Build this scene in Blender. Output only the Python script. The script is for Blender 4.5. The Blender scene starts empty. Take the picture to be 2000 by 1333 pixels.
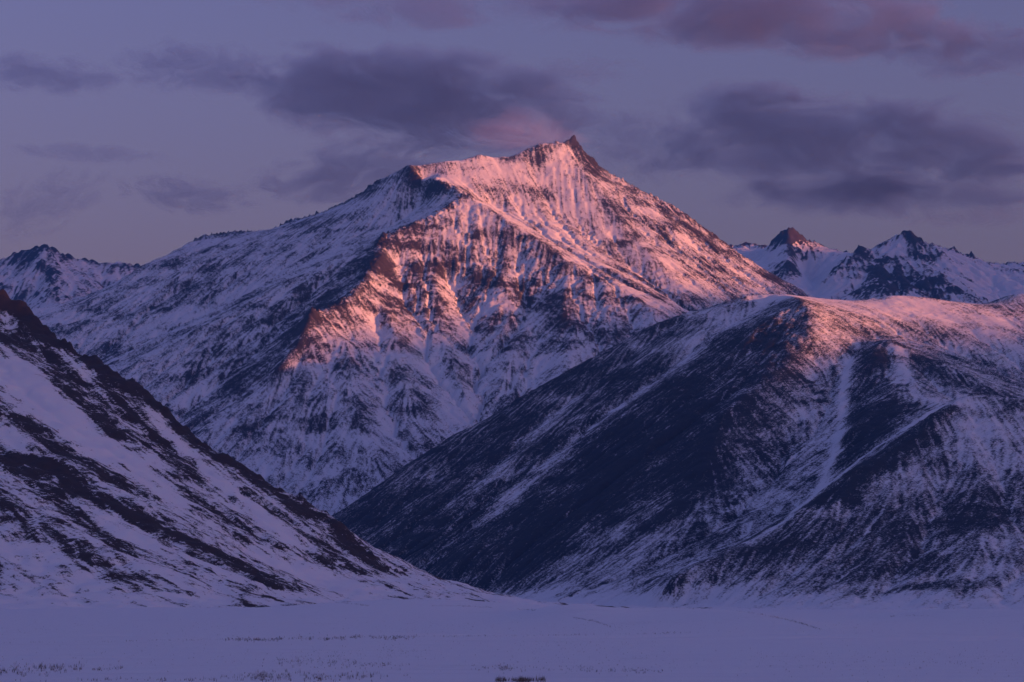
import bpy, math
import numpy as np
from mathutils import Vector

# ------------------------------------------------------------------ camera, sky, sun, exposure
SC = bpy.context.scene
LENS_PX = 3889.0                      # 70 mm on a 36 mm sensor, in pixels of a 2000 px wide picture
PITCH = math.atan((1180 - 666.5) / LENS_PX)
CAM_H = 8.0
cam_d = bpy.data.cameras.new('camera')
cam_d.sensor_width = 36.0
cam_d.lens = 70.0
cam_d.clip_start = 1.0
cam_d.clip_end = 200000.0
cam = bpy.data.objects.new('camera', cam_d)
SC.collection.objects.link(cam)
cam.location = (0, 0, CAM_H)
cam.rotation_euler = (math.pi / 2 + PITCH, 0, 0)
SC.camera = cam

SUN_AZ = math.radians(112.0)           # clockwise from +Y (the view direction): behind and to the right
SUN_EL = math.radians(2.2)
to_sun = Vector((math.sin(SUN_AZ) * math.cos(SUN_EL), math.cos(SUN_AZ) * math.cos(SUN_EL), math.sin(SUN_EL)))
sun_d = bpy.data.lights.new('sun', 'SUN')
sun_d.energy = 4.5
sun_d.angle = math.radians(0.6)
sun_d.color = (1.0, 0.285, 0.10)
sun = bpy.data.objects.new('sun', sun_d)
SC.collection.objects.link(sun)
sun.rotation_euler = to_sun.to_track_quat('Z', 'Y').to_euler()

W = bpy.data.worlds.new('World')
SC.world = W
W.use_nodes = True
wn, wl = W.node_tree.nodes, W.node_tree.links
wn.clear()
w_out = wn.new('ShaderNodeOutputWorld')
w_bg = wn.new('ShaderNodeBackground')
w_bg.inputs['Strength'].default_value = 0.138
w_sky = wn.new('ShaderNodeTexSky')
w_sky.sky_type = 'NISHITA'
w_sky.sun_disc = False
w_sky.sun_elevation = SUN_EL
w_sky.sun_rotation = SUN_AZ
w_sky.altitude = 300
w_sky.air_density = 1.6
w_sky.dust_density = 3.0
w_sky.ozone_density = 3.0
w_tint = wn.new('ShaderNodeMix')                       # cold violet dusk white balance
w_tint.data_type = 'RGBA'
w_tint.blend_type = 'MULTIPLY'
w_tint.inputs['Factor'].default_value = 1.0
w_tint.inputs['B'].default_value = (1.52, 0.88, 1.36, 1)
wl.new(w_sky.outputs[0], w_tint.inputs['A'])
wl.new(w_tint.outputs['Result'], w_bg.inputs['Color'])
wl.new(w_bg.outputs[0], w_out.inputs[0])

vs = SC.view_settings
vs.view_transform = 'Standard'
vs.look = 'None'
vs.exposure = 1.5
vs.gamma = 1.0
vs.use_curve_mapping = False
SC.render.engine = 'CYCLES'
SC.cycles.use_denoising = True
SC.cycles.max_bounces = 4
SC.cycles.volume_bounces = 1


# ------------------------------------------------------------------ helpers
def at(px, py, d):
    """World point seen at picture point (px, py) at the forward distance d (metres)."""
    cx = (px - 1000.0) / LENS_PX
    cy = (666.5 - py) / LENS_PX
    c, s = math.cos(PITCH), math.sin(PITCH)
    dy = c - cy * s
    t = d / dy
    return (cx * t, d, CAM_H + (s + cy * c) * t)


def spectral(shape, cell, wavelength, beta, rng, low=None):
    """Random field of unit deviation: a power law that flattens above the given wavelength (metres)."""
    ny, nx = shape
    w = np.fft.rfft2(rng.standard_normal(shape))
    ky = np.fft.fftfreq(ny, cell)[:, None]
    kx = np.fft.rfftfreq(nx, cell)[None, :]
    k = np.sqrt(kx * kx + ky * ky)
    k0 = 1.0 / wavelength
    amp = (k / k0) ** 2 / (1 + (k / k0) ** 2) ** (1 + beta / 2)
    if low:
        amp *= np.exp(-(k * low) ** 2)
    f = np.fft.irfft2(w * amp, s=shape)
    return ((f - f.mean()) / (f.std() + 1e-9)).astype(np.float32)


def blur(a, s):
    """Gaussian blur of a heightfield by s cells (edges extended)."""
    p = int(s * 3) + 2
    b = np.pad(a, p, mode='edge')
    ny, nx = b.shape
    fy = np.exp(-2 * (np.pi * s * np.fft.fftfreq(ny)) ** 2)[:, None]
    fx = np.exp(-2 * (np.pi * s * np.fft.rfftfreq(nx)) ** 2)[None, :]
    r = np.fft.irfft2(np.fft.rfft2(b) * fy * fx, s=b.shape)
    return r[p:-p, p:-p].astype(np.float32)


def resize(a, ny, nx):
    y = np.linspace(0, a.shape[0] - 1, ny)
    x = np.linspace(0, a.shape[1] - 1, nx)
    y0 = np.minimum(y.astype(int), a.shape[0] - 2)
    x0 = np.minimum(x.astype(int), a.shape[1] - 2)
    fy = (y - y0)[:, None]
    fx = (x - x0)[None, :]
    r0 = a[y0][:, x0] * (1 - fx) + a[y0][:, x0 + 1] * fx
    r1 = a[y0 + 1][:, x0] * (1 - fx) + a[y0 + 1][:, x0 + 1] * fx
    return (r0 * (1 - fy) + r1 * fy).astype(np.float32)


def sstep(a, b, x):
    t = np.clip((x - a) / (b - a), 0, 1)
    return t * t * (3 - 2 * t)


def catmull(pts, step):
    p = np.array(pts, float)
    p = np.vstack([2 * p[0] - p[1], p, 2 * p[-1] - p[-2]])
    out = []
    for i in range(1, len(p) - 2):
        n = max(2, int(np.linalg.norm((p[i + 1] - p[i])[:2]) / step))
        t = np.linspace(0, 1, n, endpoint=False)[:, None]
        a, b, c, d = p[i - 1], p[i], p[i + 1], p[i + 2]
        s = 0.5 * (2 * b + (c - a) * t + (2 * a - 5 * b + 4 * c - d) * t ** 2 + (3 * b - a - 3 * c + d) * t ** 3)
        lin = b + (c - b) * t
        out.append(0.5 * s + 0.5 * lin)
    out.append(p[-2][None])
    return np.vstack(out)


class Terrain:
    """A heightfield stretched over crest and valley lines, then gullied down its own fall lines."""

    def __init__(s, x0, x1, y0, y1, cell, seed):
        s.x0, s.y0, s.cell = x0, y0, cell
        s.nx = int((x1 - x0) / cell) + 1
        s.ny = int((y1 - y0) / cell) + 1
        s.rng = np.random.default_rng(seed)
        s.lines = []

    def line(s, pts, wiggle=0.0):
        w = [at(*p) for p in pts]
        c = catmull(w, 4.0)
        if wiggle:
            n = len(c)
            k = np.fft.rfftfreq(n, 4.0)
            f = s.rng.standard_normal(len(k)) + 1j * s.rng.standard_normal(len(k))
            f *= np.where(k > 1 / 900., 1 / np.maximum(k, 1e-6) ** 1.1, 0)
            o = np.fft.irfft(f, n)
            o = o / (o.std() + 1e-9) * wiggle
            taper = np.minimum(1, np.minimum(np.arange(n), np.arange(n)[::-1]) / 25.)
            c[:, 1] += o * taper
        s.lines.append(c)

    def wline(s, pts):
        s.lines.append(catmull(pts, 4.0))

    def solve(s, base_cell, front=-6.0, back=250.0):
        nx, ny = int((s.nx - 1) * s.cell / base_cell) + 1, int((s.ny - 1) * s.cell / base_cell) + 1
        P = np.vstack(s.lines)
        lv = []
        a, b = nx, ny
        while min(a, b) > 12:
            lv.append((b, a))
            a, b = (a + 1) // 2, (b + 1) // 2
        h = None
        for (b, a) in reversed(lv):
            sx = (a - 1) / ((s.nx - 1) * s.cell)
            sy = (b - 1) / ((s.ny - 1) * s.cell)
            i = np.rint((P[:, 0] - s.x0) * sx).astype(int)
            j = np.rint((P[:, 1] - s.y0) * sy).astype(int)
            ok = (i >= 0) & (i < a) & (j >= 0) & (j < b)
            idx = j[ok] * a + i[ok]
            cnt = np.bincount(idx, minlength=a * b)
            sm = np.bincount(idx, weights=P[ok, 2], minlength=a * b)
            fix = (cnt > 0).reshape(b, a)
            val = np.where(fix, (sm / np.maximum(cnt, 1)).reshape(b, a), 0)
            if front is not None:
                m = ~fix[0]
                fix[0] = True
                val[0][m] = front
            if back is not None:
                m = ~fix[-1]
                fix[-1] = True
                val[-1][m] = back
            if h is None:
                h = np.full((b, a), val[fix].mean())
                it = 400
            else:
                h = resize(h, b, a)
                it = 160
            h[fix] = val[fix]
            for _ in range(it):
                q = np.pad(h, 1, mode='edge')
                n = 0.25 * (q[:-2, 1:-1] + q[2:, 1:-1] + q[1:-1, :-2] + q[1:-1, 2:])
                n[fix] = val[fix]
                h = n
        s.base_cell = base_cell
        s.h = h.astype(np.float32)
        return s

    def streak(s, h, cell, field, length, smooth):
        """Average a random field along the fall lines of h (both ways)."""
        g = blur(h, smooth)
        gy, gx = np.gradient(g, cell)
        m = np.sqrt(gx * gx + gy * gy) + 1e-5
        gx, gy = (gx / m).astype(np.float32), (gy / m).astype(np.float32)
        ny, nx = h.shape
        J, I = np.meshgrid(np.arange(ny, dtype=np.float32), np.arange(nx, dtype=np.float32), indexing='ij')
        acc = field.copy()
        n = max(2, int(length / cell / 2))
        tot = 1.0
        for sg in (1, -1):
            y, x = J.copy(), I.copy()
            for k in range(n):
                yi = np.clip(y + .5, 0, ny - 1).astype(np.int32)
                xi = np.clip(x + .5, 0, nx - 1).astype(np.int32)
                y += sg * gy[yi, xi]
                x += sg * gx[yi, xi]
                yi = np.clip(y + .5, 0, ny - 1).astype(np.int32)
                xi = np.clip(x + .5, 0, nx - 1).astype(np.int32)
                w = 1 - (k + 1) / (n + 1)
                acc += w * field[yi, xi]
                if sg == 1:
                    tot += 2 * w
        acc /= tot
        return acc / (acc.std() + 1e-9)

    def gully(s, cell, wavelength, length, amp, ridged=0.5, slope0=0.25):
        """Carve ribs and gullies of the given spacing on a grid of the given cell."""
        W_, H_ = (s.nx - 1) * s.cell, (s.ny - 1) * s.cell
        ny, nx = int(H_ / cell) + 1, int(W_ / cell) + 1
        h = resize(s.h, ny, nx) if s.h.shape != (ny, nx) else s.h
        f = spectral((ny, nx), cell, wavelength, 2.0, s.rng)
        st = s.streak(h, cell, f, length, max(1.0, wavelength / cell * 0.25))
        gy, gx = np.gradient(blur(h, 2), cell)
        sl = np.sqrt(gx * gx + gy * gy)
        k = sstep(slope0 * 0.4, slope0 * 1.6, sl)
        r = (1 - ridged) * st + ridged * (0.8 - 1.3 * np.abs(st))
        s.h = h + amp * k * np.clip(r, -2.5, 2.5)
        s.last = st

    def erode(s, cell, k, rounds, seed_amp=4.0, diffuse=0.35, m=0.5):
        """Running-water erosion (stream power, solved downstream to upstream): branching gullies between sharp ribs."""
        W_, H_ = (s.nx - 1) * s.cell, (s.ny - 1) * s.cell
        ny, nx = int(H_ / cell) + 1, int(W_ / cell) + 1
        h = resize(s.h, ny, nx).astype(np.float64)
        h += seed_amp * spectral((ny, nx), cell, 120, 1.6, s.rng)
        n = nx * ny
        idx = np.arange(n).reshape(ny, nx)
        off = [(-1, -1), (-1, 0), (-1, 1), (0, -1), (0, 1), (1, -1), (1, 0), (1, 1)]
        for r in range(rounds):
            best = np.zeros((ny, nx))
            rec = idx.copy()
            p = np.pad(h, 1, mode='edge')
            pi = np.pad(idx, 1, mode='edge')
            jit = 1 + 0.35 * s.rng.random((ny, nx))
            for dy, dx in off:
                q = p[1 + dy:1 + dy + ny, 1 + dx:1 + dx + nx]
                g = (h - q) / math.hypot(dy, dx) * jit
                better = g > best
                best = np.where(better, g, best)
                rec = np.where(better, pi[1 + dy:1 + dy + ny, 1 + dx:1 + dx + nx], rec)
            order = np.argsort(h, axis=None)
            rl = rec.ravel().tolist()
            A = [1.0] * n
            for i in reversed(order.tolist()):
                j = rl[i]
                if j != i:
                    A[j] += A[i]
            s.A = np.array(A)
            F = (k * np.minimum(s.A, 4000) ** m).tolist()
            hl = h.ravel().tolist()
            for i in order.tolist():
                j = rl[i]
                if j != i:
                    f = F[i]
                    hl[i] = (hl[i] + f * hl[j]) / (1 + f)
            h = np.array(hl).reshape(ny, nx)
            if diffuse:
                p = np.pad(h, 1, mode='edge')
                h = h + diffuse * 0.25 * (p[:-2, 1:-1] + p[2:, 1:-1] + p[1:-1, :-2] + p[1:-1, 2:] - 4 * h)
        s.flow = np.log(s.A).reshape(ny, nx).astype(np.float32)
        s.h = h.astype(np.float32)

    def rough(s, wavelength, amp, beta=2.0, mask=None):
        f = spectral(s.h.shape, s.step(), wavelength, beta, s.rng)
        s.h = s.h + amp * f * (1 if mask is None else mask)

    def jag(s, pts, r, amp, wl):
        """Broken rock along a crest: short-wavelength relief within r metres of the line."""
        w = catmull([at(*p) for p in pts], 20.0)
        d = np.full(s.h.shape, 1e9, np.float32)
        for q in w[::2]:
            d = np.minimum(d, (s.X - q[0]) ** 2 + (s.Y - q[1]) ** 2)
        m = np.exp(-d / (r * r))
        s.h = s.h + amp * m * np.abs(spectral(s.h.shape, s.cell, wl, 1.9, s.rng))

    def spire(s, px, py, d, r, up):
        x, y, _ = at(px, py, d)
        q = np.hypot(s.X - x, s.Y - y)
        s.h = s.h + up * np.exp(-(q / r) ** 1.3)

    def step(s):
        return (s.ny - 1) * s.cell / (s.h.shape[0] - 1)

    def finish(s):
        if s.h.shape != (s.ny, s.nx):
            s.h = resize(s.h, s.ny, s.nx)
        x = s.x0 + np.arange(s.nx) * s.cell
        y = s.y0 + np.arange(s.ny) * s.cell
        s.X, s.Y = np.meshgrid(x.astype(np.float32), y.astype(np.float32))
        gy, gx = np.gradient(s.h, s.cell)
        s.gx, s.gy = gx, gy
        s.slope = np.sqrt(gx * gx + gy * gy)

    def mesh(s, name, mat, label, attrs=None, cull=None):
        n = s.nx * s.ny
        co = np.empty((n, 3), np.float32)
        co[:, 0], co[:, 1], co[:, 2] = s.X.ravel(), s.Y.ravel(), s.h.ravel()
        i = np.arange(n).reshape(s.ny, s.nx)
        q = np.stack([i[:-1, :-1], i[:-1, 1:], i[1:, 1:], i[1:, :-1]], -1)
        if cull is not None:
            keep = cull[:-1, :-1] | cull[1:, 1:] | cull[:-1, 1:] | cull[1:, :-1]
            q = q[keep]
        q = q.reshape(-1, 4)
        used = np.zeros(n, bool)
        used[q.ravel()] = True
        new = np.cumsum(used) - 1
        q = new[q]
        co = co[used]
        me = bpy.data.meshes.new(name)
        me.vertices.add(len(co))
        me.vertices.foreach_set('co', co.ravel())
        me.loops.add(q.size)
        me.loops.foreach_set('vertex_index', q.ravel().astype(np.int32))
        me.polygons.add(len(q))
        me.polygons.foreach_set('loop_start', np.arange(0, q.size, 4, dtype=np.int32))
        me.polygons.foreach_set('use_smooth', np.ones(len(q), bool))
        me.update(calc_edges=True)
        for k, a in (attrs or {}).items():
            at_ = me.attributes.new(k, 'FLOAT', 'POINT')
            at_.data.foreach_set('value', np.ascontiguousarray(a, dtype=np.float32).ravel()[used])
        me.materials.append(mat)
        ob = bpy.data.objects.new(name, me)
        SC.collection.objects.link(ob)
        ob['kind'] = 'structure'
        ob['label'] = label
        print('TERRAIN', name, s.nx, s.ny, len(q) * 2, 'tris')
        return ob


# ------------------------------------------------------------------ materials
def snow_rock(name, snow, rock_a, rock_b, fall, speckle, sharp=0.12, stretch=5.0, fine=1.0, drift=0.0):
    """Snow over rock: the vertex value 'rock' broken up by grain drawn out along the fall direction (x, y)."""
    m = bpy.data.materials.new(name)
    m.use_nodes = True
    nt = m.node_tree
    N, L = nt.nodes, nt.links
    b = N['Principled BSDF']
    b.inputs['Roughness'].default_value = 0.85
    b.inputs['Specular IOR Level'].default_value = 0.15
    geo = N.new('ShaderNodeTexCoord')
    at_ = N.new('ShaderNodeAttribute')
    at_.attribute_name = 'rock'
    mp = N.new('ShaderNodeMapping')
    mp.vector_type = 'TEXTURE'
    mp.inputs['Rotation'].default_value = (0, 0, math.atan2(fall[1], fall[0]))
    mp.inputs['Scale'].default_value = (stretch, 1, 2)
    L.new(geo.outputs['Object'], mp.inputs[0])

    def noise(vec, scale, detail, rough=0.6):
        n = N.new('ShaderNodeTexNoise')
        n.inputs['Scale'].default_value = scale
        n.inputs['Detail'].default_value = detail
        n.inputs['Roughness'].default_value = rough
        L.new(vec, n.inputs['Vector'])
        return n.outputs['Fac']

    def math_(op, a, c, clamp=False):
        n = N.new('ShaderNodeMath')
        n.operation = op
        n.use_clamp = clamp
        for k, v in enumerate((a, c)):
            if isinstance(v, (int, float)):
                n.inputs[k].default_value = v
            else:
                L.new(v, n.inputs[k])
        return n.outputs[0]
    n1 = noise(mp.outputs[0], 0.05 / fine, 6, 0.7)
    n2 = noise(geo.outputs['Object'], 0.16 / fine, 5, 0.7)
    nn = math_('ADD', math_('MULTIPLY', math_('SUBTRACT', n1, 0.5), speckle[0]), math_('MULTIPLY', math_('SUBTRACT', n2, 0.5), speckle[1]))
    v = math_('ADD', at_.outputs['Fac'], nn)
    mr = N.new('ShaderNodeMapRange')
    mr.interpolation_type = 'SMOOTHSTEP'
    mr.inputs['From Min'].default_value = 0.5 - sharp
    mr.inputs['From Max'].default_value = 0.5 + sharp
    L.new(v, mr.inputs['Value'])
    rc = N.new('ShaderNodeMix')
    rc.data_type = 'RGBA'
    L.new(noise(geo.outputs['Object'], 0.03 / fine, 5), rc.inputs['Factor'])
    rc.inputs['A'].default_value = (*rock_a, 1)
    rc.inputs['B'].default_value = (*rock_b, 1)
    mx = N.new('ShaderNodeMix')
    mx.data_type = 'RGBA'
    L.new(mr.outputs[0], mx.inputs['Factor'])
    mx.inputs['A'].default_value = (*snow, 1)
    L.new(rc.outputs['Result'], mx.inputs['B'])
    L.new(mx.outputs['Result'], b.inputs['Base Color'])
    bp = N.new('ShaderNodeBump')
    bp.inputs['Strength'].default_value = 0.6
    bp.inputs['Distance'].default_value = 3.0 * fine
    L.new(math_('ADD', math_('MULTIPLY', mr.outputs[0], 0.8), math_('ADD', math_('MULTIPLY', n2, 0.6), math_('MULTIPLY', noise(mp.outputs[0], 0.02 / fine, 4, 0.55), drift))), bp.inputs['Height'])
    L.new(bp.outputs[0], b.inputs['Normal'])
    return m


SNOW = (0.80, 0.82, 0.86)
ROCK_A, ROCK_B = (0.028, 0.027, 0.030), (0.070, 0.056, 0.052)


def visible_mask(t, margin=60.0, dx=(-150, 0, 150)):
    """Cells that could be seen from the camera or a step to its side (others are left out of the mesh)."""
    keep = np.zeros(t.h.shape, bool)
    for ox in dx:
        # march outwards: the highest elevation angle met so far in each azimuth bin
        az = (t.X - ox) / t.Y
        el = (t.h - CAM_H) / t.Y
        nb = 1400
        lo, hi = az.min(), az.max()
        bi = np.clip(((az - lo) / (hi - lo) * (nb - 1)), 0, nb - 1).astype(int)
        top = np.full(nb, -9.0)
        for j in range(t.ny):
            tj = top[bi[j]]
            keep[j] |= el[j] > tj - margin / t.Y[j]
            np.maximum.at(top, bi[j], el[j])
    return keep


# ------------------------------------------------------------------ range outside the picture, towards the sun, whose shadow lies over the valley
def sunward_range():
    ax = Vector((math.sin(SUN_AZ), math.cos(SUN_AZ)))
    pr = Vector((-ax.y, ax.x))
    S = np.arange(-9000, 16000, 70.0)
    T = np.arange(8000, 14000, 80.0)
    t0 = 11000.0
    rng = np.random.default_rng(4)
    prof = []
    # places where the edge of its shadow lies on the slopes in view
    for (px, py, d) in [(0, 520, 3000), (1874, 700, 3880), (1690, 645, 5040), (1980, 625, 5560), (600, 655, 6840), (760, 645, 6920), (960, 615, 7200),
                        (1100, 595, 7420), (1300, 560, 7750), (1440, 570, 8150)]:
        x, y, z = at(px, py, d)
        sx, tx = pr.x * x + pr.y * y, ax.x * x + ax.y * y
        prof.append((sx, z - tx * math.tan(SUN_EL)))
    prof.sort()
    prof = [(-9000, 350), (0, 450)] + prof + [(8500, 1650), (8750, 2050), (9050, 2560), (10400, 2500), (11400, 2330), (11600, 2270), (11750, 2290), (12300, 2450), (16000, 2200)]
    crest = np.interp(S, *zip(*prof)) + t0 * math.tan(SUN_EL)
    nz = spectral((len(T), len(S)), 65, 500, 2.2, rng)
    tt = np.abs(T - t0)[:, None]
    h = crest[None, :] - tt * 0.62 + nz * np.minimum(tt * 0.08, 60)
    h = np.maximum(h, -30)
    X = ax.x * T[:, None] + pr.x * S[None, :]
    Y = ax.y * T[:, None] + pr.y * S[None, :]
    i = np.arange(h.size).reshape(h.shape)
    q = np.stack([i[:-1, :-1], i[:-1, 1:], i[1:, 1:], i[1:, :-1]], -1).reshape(-1, 4)
    me = bpy.data.meshes.new('sunward_range')
    me.from_pydata(np.stack([X, Y, h], -1).reshape(-1, 3).tolist(), [], q.tolist())
    at_ = me.attributes.new('rock', 'FLOAT', 'POINT')
    at_.data.foreach_set('value', (0.5 + 0.25 * nz).astype(np.float32).ravel())
    me.materials.append(snow_rock('sunward_range_snow', SNOW, ROCK_A, ROCK_B, (0, -1), (0.5, 0.5), 0.12, 3.0, 3))
    ob = bpy.data.objects.new('sunward_range', me)
    SC.collection.objects.link(ob)
    ob['kind'] = 'structure'
    ob['label'] = 'snowy range across the valley outside the picture, shading the lower slopes'


sunward_range()

# ------------------------------------------------------------------ main mountain
M = Terrain(-2250, 1650, 5000, 9700, 6.0, 7)
# skyline, from the low left shoulder over the summit and down to the right
M.line([(-120, 740, 7400), (20, 690, 7600), (110, 640, 7800), (175, 612, 8050), (245, 550, 8400), (280, 517, 8600), (330, 492, 8750), (380, 468, 8950), (450, 455, 9000),
        (530, 455, 8980), (570, 432, 8930), (640, 415, 8830), (700, 385, 8740), (740, 355, 8680), (800, 320, 8600),
        (850, 313, 8680), (905, 308, 8760), (960, 305, 8820), (1000, 303, 8860), (1022, 291, 8890), (1050, 280, 8920), (1085, 276, 8960), (1108, 273, 8985), (1122, 268, 9000),
        (1145, 298, 8960), (1180, 330, 8920), (1210, 348, 8880), (1270, 380, 8800), (1330, 411, 8720), (1400, 460, 8600), (1470, 510, 8480),
        (1560, 566, 8300), (1680, 640, 8100), (1800, 720, 7900)], 10)
# the spur from the left summit to the shoulder, then the two crests that leave it
M.line([(800, 320, 8600), (850, 350, 8450), (905, 378, 8300), (880, 399, 8200), (845, 420, 8100), (796, 444, 7980), (750, 458, 7900)], 8)
M.line([(750, 458, 7900), (747, 486, 7740), (733, 521, 7540), (705, 556, 7340), (673, 591, 7150), (635, 607, 7060), (607, 612, 7000), (596, 648, 6850),
        (552, 707, 6640), (545, 728, 6570), (507, 788, 6380), (440, 870, 6120), (360, 960, 5850), (280, 1060, 5500)], 10)
M.line([(750, 458, 7900), (700, 485, 7850), (630, 517, 7750), (525, 570, 7550), (455, 612, 7400), (385, 640, 7300), (315, 685, 7150), (245, 720, 7000), (150, 780, 6800), (20, 860, 6550)], 8)
# snow bowl behind that crest
M.line([(690, 470, 8080), (600, 510, 8020), (500, 562, 7900), (400, 610, 7750), (300, 660, 7560), (200, 700, 7420), (80, 760, 7250)], 8)
# dark left slope between the two crests
M.line([(700, 520, 7640), (640, 570, 7420), (540, 660, 7050), (450, 730, 6800), (370, 800, 6550), (280, 870, 6250)], 6)
# rib that bounds the lit face, from the shoulder down to the right
M.line([(905, 378, 8300), (950, 402, 8200), (1003, 437, 8050), (1055, 472, 7900), (1125, 518, 7700), (1196, 556, 7500), (1266, 598, 7250), (1330, 650, 6950), (1420, 740, 6500)], 8)
# the lit face: gully beside the rib, the snow gullies of the right side
M.line([(960, 400, 8420), (1010, 425, 8280), (1090, 472, 8050), (1160, 512, 7850), (1230, 545, 7650), (1300, 590, 7400), (1350, 640, 7100), (1450, 730, 6700)], 6)
M.line([(1050, 330, 8780), (1110, 420, 8420), (1180, 480, 8150), (1260, 540, 7850), (1330, 600, 7500), (1400, 660, 7200)], 6)
M.line([(1140, 330, 8800), (1190, 400, 8520), (1240, 460, 8250), (1300, 520, 7950), (1372, 590, 7600), (1440, 660, 7300)], 6)
M.line([(1300, 420, 8560), (1340, 490, 8250), (1400, 560, 7950), (1470, 640, 7600)], 6)
# front face: snow couloirs a little behind the plane of the face, rock ribs a little before it
def face(pts, off):
    k = [430, 500, 580, 612, 660, 700, 728, 765, 800, 825, 890, 960], [8050, 7720, 7300, 7150, 6900, 6700, 6570, 6390, 6250, 6160, 5920, 5680]
    M.line([(x, y, float(np.interp(y, *k)) + off + 200 * math.exp(-((x - 935) / 170.0) ** 2) * min(1, (y - 400) / 150)) for x, y in pts], 8)


face([(872, 545), (893, 580), (900, 612), (925, 640), (912, 682), (944, 712), (928, 745), (940, 780), (925, 825), (930, 900)], 24)
face([(775, 510), (790, 580), (815, 662), (850, 728), (885, 765), (918, 812)], 22)
face([(1010, 510), (1030, 590), (1050, 660), (1062, 720), (1040, 770), (980, 830)], 18)
face([(730, 620), (755, 728), (745, 812), (790, 890), (800, 960)], 18)
face([(645, 690), (655, 780), (690, 880), (720, 960)], 14)
face([(1150, 600), (1160, 660), (1150, 720)], 24)
face([(850, 490), (862, 600), (880, 690), (900, 760), (915, 795)], -22)
face([(960, 500), (985, 580), (984, 650), (990, 735), (985, 790)], -30)
face([(745, 560), (770, 660), (800, 760), (830, 840), (860, 900)], -18)
face([(675, 650), (695, 740), (715, 840), (740, 930)], -12)
face([(1095, 570), (1110, 640), (1100, 720), (1060, 790)], -24)
# the shaded hollow left of the summit spur
M.line([(815, 345, 8600), (830, 372, 8520), (825, 398, 8400), (790, 425, 8290), (740, 450, 8190), (690, 468, 8090)], 5)
M.solve(14.0, front=-10, back=700)
M.h = blur(M.h, 0.7)
M.gully(14.0, 260, 900, 3.5, 0.5)
M.erode(11.0, 0.02, 5, 1.4, 0.05)
M.rough(160, 0.4)
M.finish()
M.jag([(1050, 290, 8900), (1090, 283, 8950), (1122, 258, 9000), (1145, 290, 8960), (1180, 330, 8920), (1210, 348, 8880), (1270, 380, 8800), (1330, 411, 8720), (1400, 460, 8600), (1470, 510, 8480)], 40, 5, 45)
M.jag([(800, 320, 8600), (850, 350, 8450), (905, 378, 8300), (845, 420, 8100), (750, 458, 7900), (705, 556, 7340), (607, 612, 7000)], 40, 6, 40)
M.jag([(380, 468, 8950), (450, 455, 9000), (530, 455, 8980), (570, 432, 8930), (640, 415, 8830), (700, 385, 8740), (740, 355, 8680)], 60, 8, 45)
M.spire(1121, 270, 9000, 14, 36)
M.spire(1108, 275, 8985, 9, 8)
M.spire(1136, 284, 8975, 10, 12)
M.spire(1050, 280, 8920, 14, 7)
M.spire(1160, 310, 8945, 10, 9)
M.spire(935, 300, 8790, 40, 22)
M.spire(607, 612, 7000, 16, 14)
M.gully(6.0, 45, 320, 1.1, 0.5)
M.rough(60, 0.2, 1.6)
calm = np.zeros(M.h.shape, np.float32)                      # wind-packed snow of the upper face lies smoother
for p in [(870, 335, 8640), (960, 350, 8620), (1050, 370, 8580), (1150, 420, 8420), (1240, 500, 8050)]:
    x, y, _ = at(*p)
    calm = np.maximum(calm, np.exp(-((M.X - x) ** 2 + (M.Y - y) ** 2) / 190.0 ** 2))
M.h = M.h + 0.75 * calm * (blur(M.h, 3.5) - M.h)
M.finish()


def rock_value(t, bias, w_slope, s_mid, w_rib, w_flow, w_streak, w_big, big_wl=350, streak_wl=25, streak_len=200):
    """Where rock shows: on steep ground and ribs, not in the chutes; streaked down the fall lines."""
    def rib(sg):
        c = t.h - blur(t.h, sg)
        return np.clip(c / (c.std() + 1e-6), -2.2, 2.2)
    fl = blur(resize(t.flow, t.ny, t.nx), 0.8)
    fl = np.clip((fl - 3.0) / 2.0, 0, 2)
    f = spectral(t.h.shape, t.cell, streak_wl, 1.2, t.rng)
    st = np.clip(t.streak(t.h, t.cell, f, streak_len, 2.5), -2.5, 2.5)
    big = spectral(t.h.shape, t.cell, big_wl, 2.2, t.rng)
    return 0.5 + bias + w_slope * (blur(t.slope, 1.5) - s_mid) + w_rib * (0.6 * rib(3) + 0.6 * rib(9)) - w_flow * fl + w_streak * st + w_big * big


def hit(t, px, py):
    """World (x, y) where the line of sight through a picture point first meets the terrain."""
    _, ya, _ = at(px, py, 1.0)
    D = np.arange(t.y0 + 1, t.y0 + (t.ny - 1) * t.cell, t.cell * 0.5)
    P = np.array([at(px, py, 1.0), at(px, py, 2.0)])
    dv = P[1] - P[0]
    X = dv[0] * D
    Z = CAM_H + dv[2] * D
    i = np.clip(((X - t.x0) / t.cell + .5).astype(int), 0, t.nx - 1)
    j = np.clip(((D - t.y0) / t.cell + .5).astype(int), 0, t.ny - 1)
    below = t.h[j, i] >= Z
    k = int(np.argmax(below)) if below.any() else int(np.argmin(np.abs(t.h[j, i] - Z)))
    return X[k], D[k]


def spot(t, pts, r, warp=0.5):
    """Soft patch (0..1) along a line of anchor points lying on the terrain, r metres wide, with a ragged edge."""
    w = [hit(t, *p) for p in pts]
    d = np.full(t.h.shape, 1e9, np.float32)
    if len(w) == 1:
        w = w * 2
    for (ax_, ay_), (bx, by) in zip(w[:-1], w[1:]):
        vx, vy = bx - ax_, by - ay_
        q = np.clip(((t.X - ax_) * vx + (t.Y - ay_) * vy) / (vx * vx + vy * vy + 1e-6), 0, 1)
        d = np.minimum(d, np.hypot(t.X - ax_ - q * vx, t.Y - ay_ - q * vy))
    if not hasattr(t, 'wn'):
        t.wn = np.clip(spectral(t.h.shape, t.cell, 40 * t.cell, 1.8, t.rng), -2.5, 2.5)
    return np.exp(-(np.maximum(d * (1 + warp * 0.5 * t.wn), 0) / r) ** 2)


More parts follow.
